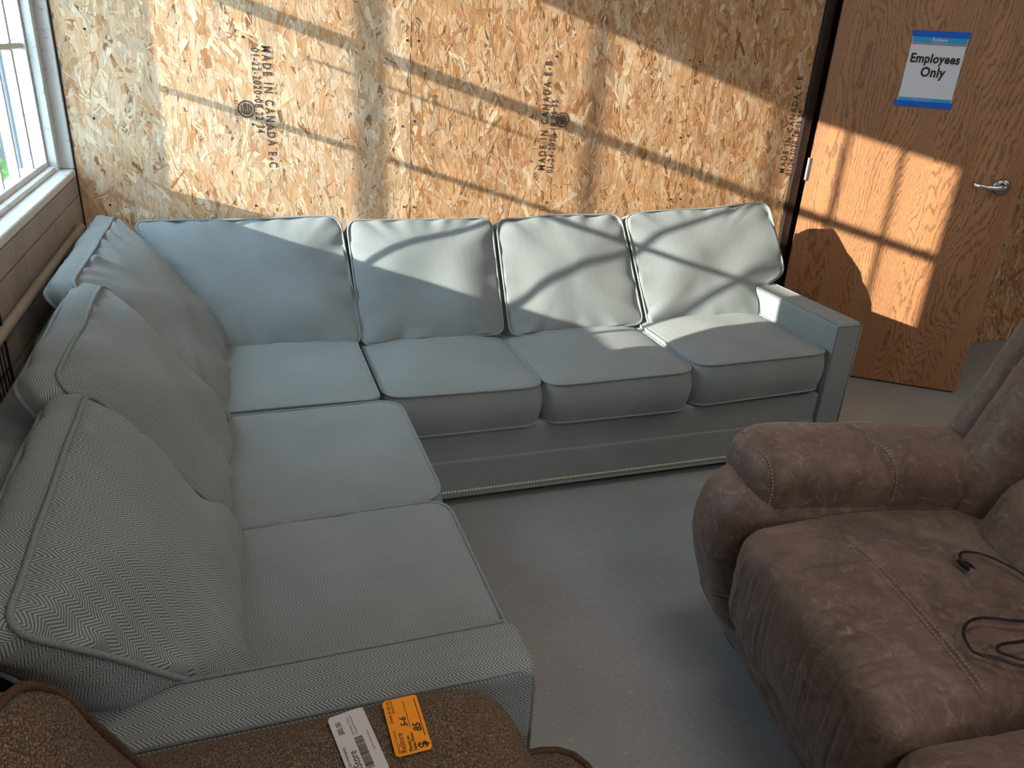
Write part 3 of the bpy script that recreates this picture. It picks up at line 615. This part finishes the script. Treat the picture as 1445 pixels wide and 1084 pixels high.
def pillow_ring(x, dxf):
    r0 = 0.064; ins = 0.0 if x >= r0 else r0 - math.sqrt(r0 * r0 - (r0 - x) ** 2); y0, y1, zt, r = -0.03 + ins, 0.212 - ins, 0.607 - ins, r0 - ins; out = []
    P = [(y0, 0.53)] + [(y0 + r - r * math.cos(a), zt - r + r * math.sin(a)) for a in np.linspace(0, math.pi / 2, 8)]
    P += [(y1 - r + r * math.sin(a), zt - r + r * math.cos(a)) for a in np.linspace(0, math.pi / 2, 8)] + [(y1, 0.50)]
    for y, z in P:
        q = Vector(PF((x + dxf(y), y, z))); c = Vector((q.x + (0.05 if x < 0.1 else 0), 0.09, 0.53)); out.append(q + (q - c).normalized() * 0.0016)
    return out
seam(pl_, pillow_ring(0.296, lambda y: 0.04 * (y - 0.09) / 0.12)); seam(pl_, pillow_ring(0.284, lambda y: 0.04 * (y - 0.09) / 0.12), r=0.0008)
seam(pl_, pillow_ring(0.030, lambda y: 0.0))
b = MB(); zz = lambda y: 0.135 + 0.5 * y
def pfront(y, z):
    k = (z - 0.09) / 0.42; ex = 0.0 if 0.07 < y < 0.135 else 0.075 - math.sqrt(max(0, 0.075 ** 2 - (0.07 - y if y < 0.07 else y - 0.135) ** 2))
    return ex - 0.075 * math.sin(math.pi * min(1, max(0, k)) ** 1.35 * 0.86) - 0.0005
b.tube([L2((pfront(y, zz(y)), y, zz(y))) for y in np.linspace(0.005, 0.2, 24)], 0.0026, 6); b.build('panel_seam', M['suede'], pa, True)
# seat pads with gathered pleats along the front
random.seed(11)
def seat_pad(y0, y1, seed, skew=0.0):
    rg = random.Random(seed); gr = [(y0 + 0.03 + (y1 - y0 - 0.06) * (k + rg.uniform(-.45, .45)) / 17, rg.uniform(-0.01, 0.19), rg.uniform(.15, .6)) for k in range(18)]
    yc = (y0 + y1) / 2; hw = (y1 - y0) / 2
    def f(p):
        x, y, z = p; t = (y - yc) / hw; top = sst(0.36, 0.46, z); front = 1 - sst(-0.02, 0.16, x)
        d = 0.0
        for gy, gx, ga in gr:
            yy = gy + 0.10 * (x - 0.0) * 1.2 - 0.10 * (0.44 - z) * 0.8
            reach = 1 - sst(gx, gx + 0.10, x)
            d -= ga * 0.0065 * math.exp(-((y - yy) / 0.0032) ** 2) * reach
            d += ga * 0.003 * math.exp(-((y - yy - 0.012) / 0.008) ** 2) * reach
        d -= 0.006 * math.exp(-((x - 0.163 - 0.03 * (y - yc)) / 0.007) ** 2) * top
        d += 0.006 * nz3(p, 5, seed) + 0.002 * nz3((x, y * 2, z), 20, seed)
        nv = Vector((-front * (1 - top * 0.6), 0, top)).normalized() if (front + top) > 0.01 else Vector((0, 0, 1))
        z2 = z + 0.030 * (1 - abs(t) ** 2.4) * top * (1 - 0.5 * sst(0.3, 0.6, x)); x2 = x - 0.02 * (1 - t * t) * (1 - sst(-.02, .1, x)) * sst(.22, .32, z)
        return (x2 + nv.x * d, y + skew * (0.2 - x), z2 + nv.z * d)
    o = rbox('seat_pad', (-0.045, y0, 0.2), (0.62, y1, 0.464), 0.066, (50, 150, 14), f)
    return o
sp1 = seat_pad(0.16, 0.775, 5, 0.25); sp2 = seat_pad(0.785, 1.42, 9, 0.1)
def topz(y, y0, y1): t = (y - (y0 + y1) / 2) / ((y1 - y0) / 2); return 0.464 + 0.030 * (1 - abs(t) ** 2.4)
for dx in (-0.007, 0.007):
    seam(sp1, [(0.163 + dx + 0.03 * (y - 0.49), y + 0.25 * (0.037 - dx), topz(y, 0.208, 0.775) + 0.006 * nz3((0.163, y, 0.464), 5, 5) + 0.0002) for y in np.linspace(0.25, 0.745, 40)], r=0.0013)
# lower front band, softly folded
def fband(p):
    x, y, z = p; fr_ = 1 - sst(0.02, 0.2, x)
    return (x + fr_ * (0.012 * nz3((x, y * 1.6, z * 3), 9, 7) - 0.02 * math.sin(math.pi * sst(0.08, 0.30, z))), y, z)
rbox('front_band', (0.018, 0.195, 0.075), (0.3, 1.43, 0.32), 0.05, (6, 80, 20), fband)
# backs
def back_piece(name, x0, x1, y0, y1, z0, z1, r, seed, crown=0.02, lean_=0.36):
    yc, hw, zc, hh = (y0 + y1) / 2, (y1 - y0) / 2, (z0 + z1) / 2, (z1 - z0) / 2
    def f(p):
        x, y, z = p; ty, tz = (y - yc) / hw, (z - zc) / hh
        fr_ = 1 - sst(x0, x0 + 0.1, x)
        x2 = x + lean_ * (z - 0.47) - crown * fr_ * (1 - ty * ty) * (1 - tz ** 4) + 0.008 * nz3(p, 6, seed) + 0.003 * nz3(p, 19, seed)
        return (x2, y, z)
    return rbox(name, (x0, y0, z0), (x1, y1, z1), r, (10, 16, 30), f)
for k, (ya, mir) in enumerate(((-0.02, 1), (1.65, -1))):
    def Y(a, b): return (ya + a * mir, ya + b * mir) if mir > 0 else (ya - b, ya - a)
    back_piece('back_wing', 0.56, 0.74, *Y(0.0, 0.105), 0.36, 1.03, 0.052, 1 + k, 0.012)
    back_piece('back_bolster', 0.53, 0.76, *Y(0.085, 0.30), 0.38, 1.05, 0.085, 3 + k, 0.035)
    back_piece('lumbar_pad', 0.50, 0.74, *Y(0.275, 0.83), 0.40, 0.64, 0.085, 5 + k, 0.03)
    back_piece('head_pad', 0.53, 0.76, *Y(0.275, 0.83), 0.625, 1.06, 0.09, 7 + k, 0.035)
rbox('back_shell', (0.72, -0.01, 0.1), (0.84, 1.64, 0.98), 0.04, 8, lambda p: (p[0] + max(0, 0.36 * (p[2] - 0.47)), p[1], p[2]))
# power cords lying on the seat
def cordpts(l): return [L2(p) + RO for p in smooth_pts(l, 60)]
ZC = 0.503
pc = thing('power_cord', 'black power cord with two-prong plug on the brown recliner seat', 'cord')
b = MB(); b.tube(cordpts([(0.348, 0.436, ZC + .002), (0.372, 0.412, ZC + .003), (0.42, 0.42, ZC - .001), (0.455, 0.47, ZC - .003), (0.468, 0.54, ZC - .004), (0.475, 0.62, ZC - .004)]), 0.0031, 8, flat=0.75); b.build('cable', M['black'], pc, True)
pm = Matrix.Translation(L2((0.345, 0.455, ZC + 0.004)) + RO) @ Matrix.Rotation(A_ + R(-72), 4, 'Z')
b = MB(); b.box((-0.008, -0.008, -0.006), (0.014, 0.008, 0.006), pm); b.box((-0.018, -0.0045, -0.004), (-0.006, 0.0045, 0.004), pm); pb = b.build('plug', M['black'], pc); md = pb.modifiers.new('bevel', 'BEVEL'); md.width = 0.002
b = MB(); b.box((0.013, -0.006, -0.0008), (0.028, -0.0045, 0.0045), pm); b.box((0.013, 0.0045, -0.0008), (0.028, 0.006, 0.0045), pm); b.build('prong', M['bright'], pb)
pc2 = thing('power_cord', 'looped black cable coiled on the brown recliner seat nearer the camera', 'cord')
ZC = 0.502
b = MB(); b.tube(cordpts([(0.44, 0.60, ZC - .004), (0.349, 0.618, ZC), (0.27, 0.603, ZC), (0.225, 0.618, ZC + .001), (0.198, 0.648, ZC + .001), (0.19, 0.685, ZC), (0.22, 0.702, ZC), (0.262, 0.728, ZC), (0.34, 0.748, ZC + .002), (0.40, 0.735, ZC + .002), (0.40, 0.70, ZC + .002), (0.34, 0.668, ZC + .001), (0.29, 0.668, ZC), (0.252, 0.672, ZC), (0.236, 0.686, ZC), (0.245, 0.705, ZC + .006), (0.29, 0.735, ZC + .006), (0.34, 0.757, ZC + .004)]), 0.0031, 8, flat=0.75); b.build('cable', M['black'], pc2, True)
# ------------------------------------------------------------------ brown tweed armchair in the foreground
ch = thing('armchair', 'brown tweed armchair in the lower left foreground, two price tags on its arm', 'armchair', loc=(-0.05, 0.35, 0))
TW = M['tweed']; CO = Vector(ch.location)
def cbox(name, lo, hi, r, seg=10, f=None, parent=ch):
    g_ = lambda p: Vector(f(p) if f else p) - CO
    return weld(softbox(lo, hi, r, seg, g_).build(name, TW, parent, True))
def farm(p):
    x, y, z = p; return (x + 0.012 * math.sin(max(0, (z - 0.3)) * 4) * sst(0.1, 0.28, x) + 0.002 * nz3(p, 12), y + 0.002 * nz3(p, 10, 4), z - 0.03 * sst(0.2, 0.34, x) * sst(0.5, 0.6, z) + 0.0025 * nz3(p, 9, 2))
cbox('arm', (-0.45, 0.545, 0.04), (0.305, 0.788, 0.622), 0.075, (26, 12, 14), farm)
cbox('arm', (-0.45, -0.22, 0.04), (0.305, 0.0, 0.60), 0.075, (16, 10, 12), farm)
cbox('base', (-0.42, -0.2, 0.04), (0.36, 0.76, 0.28), 0.03)
for x in (-0.35, 0.28):
    for y in (-0.14, 0.7): o = bx('foot', (x - 0.025 - CO.x, y - 0.025 - CO.y, 0), (x + 0.025 - CO.x, y + 0.025 - CO.y, 0.045), M['darkwood'], ch)
cbox('back_shell', (-0.50, -0.15, 0.1), (-0.36, 0.64, 0.84), 0.04, 8)
tcu = [(-0.3, 0.02, 0.03), (0.30, 0.02, 0.02), (0.31, -0.2, 0.04), (0.42, -0.2, 0.06), (0.43, 0.755, 0.07), (0.315, 0.76, 0.03), (0.305, 0.535, 0.02), (-0.3, 0.535, 0.03)]
cushion('seat_cushion', ch, tcu, 0.15, 0.02, ((-CO.x, -CO.y, 0.365), (1, 0, 0), (0, 1, 0), (0, 0, 1)), TW, M['tweltd'], 31, 0.002, 0.004, None, 0.0055, center=(0.2, 0.28))
V_ = Vector((-0.13, 0, 0.48)).normalized(); W_ = Vector((V_.z, 0, -V_.x))
cushion('back_cushion', ch, [(-0.02, 0, 0.06), (0.60, 0, 0.06), (0.685, 0.16, 0.10), (0.60, 0.47, 0.10), (0.0, 0.50, 0.1)], 0.13, 0.06, (Vector((-0.09, 0, 0.47)) - CO - W_ * 0.065, (0, 1, 0), V_, W_), TW, M['tweltd'], 33, 0.006, 0.012, None, 0.0045, center=(0.3, 0.25))
# price tags on the arm
def ztop(y): return 0.6265
def tagthing(name, label, org, u, w, h, mat):
    u = Vector(u).normalized(); v = Vector((-u.y, u.x, 0)); t = thing(name, label, 'tag', loc=org); t.rotation_euler = (0, 0, math.atan2(u.y, u.x))
    P, _ = outline([(0, 0, 0.003), (w, 0, 0.003), (w, h, 0.003), (0, h, 0.003)], 48); n_ = len(P); bb_ = MB()
    bb_.add([(p.x, p.y, 0) for p in P] + [(p.x, p.y, 0.0006) for p in P], [tuple(range(n_))[::-1], tuple(range(n_, 2 * n_))] + [(i, (i + 1) % n_, n_ + (i + 1) % n_, n_ + i) for i in range(n_)])
    c_ = bb_.build('paper', mat, t); return c_
def tt(par, s_, size, x, y, mat=None, bold=0.0, sx=1.0, shear=0): text(s_, size, basis((x, y, 0.0009), (1, 0, 0), (0, 1, 0)), mat or M['ink'], par, 'lettering', bold, shear, 'LEFT', sx)
def rule(par, x0, x1, y, wd=0.0004, mat=None):
    b_ = MB(); b_.box((x0, y - wd, 0.0007), (x1, y + wd, 0.0009)); b_.build('rule', mat or M['ink'], par)
og = tagthing('price_tag', 'orange price tag with handwritten 85 on the brown armchair arm', (0.1725, 0.657, 0.6245), (-0.02, 1), 0.09, 0.046, M['orange'])
tt(og, 'Habitat for Humanity', 0.0042, 0.003, 0.0395); tt(og, 'ReStore', 0.0105, 0.0035, 0.0315, None, 0.0001, 0.88); tt(og, 'Check us out on', 0.0055, 0.050, 0.0385, None, 0.0001); tt(og, 'facebook', 0.0062, 0.066, 0.0335)
tt(og, 'Placed on', 0.0062, 0.003, 0.0240, None, 0.00016); tt(og, 'Sales Floor:', 0.0062, 0.003, 0.0185, None, 0.00016); tt(og, '5-6', 0.0115, 0.042, 0.022, None, 0.0003, 1, 0.2)
tt(og, '$', 0.017, 0.004, 0.0045, None, 0.0005, 1.1); tt(og, '85', 0.0135, 0.030, 0.0065, None, 0.0004, 1, 0.2); rule(og, 0.04, 0.084, 0.0195); rule(og, 0.022, 0.084, 0.0045, 0.0005)
wt = tagthing('price_tag', 'white barcode price tag reading $85.00 on the brown armchair arm', (0.1165, 0.642, 0.6245), (-0.165, 0.986), 0.105, 0.0465, M['label'])
tt(wt, 'Habitat for Humanity', 0.0055, 0.006, 0.0395, M['grayink'], 0.0001); tt(wt, 'ReStore', 0.0135, 0.006, 0.0285, None, 0.0001, 0.85); tt(wt, '$85.00', 0.0095, 0.072, 0.0335, None, 0.0001, 0.8)
tt(wt, 'Furniture / Chairs', 0.0042, 0.066, 0.0225, M['grayink']); tt(wt, 'Donated Furniture', 0.0042, 0.066, 0.018, M['grayink']); tt(wt, 'Tag No. 0525 - House', 0.0036, 0.034, 0.006, M['grayink'])
b = MB(); x = 0.012; random.seed(2)
while x < 0.062:
    w_ = random.choice((0.0004, 0.0008, 0.0013)); b.box((x, 0.0145, 0.0007), (x + w_, 0.0250, 0.0009)); x += w_ + random.choice((0.0005, 0.0009))
b.build('barcode', M['ink'], wt)
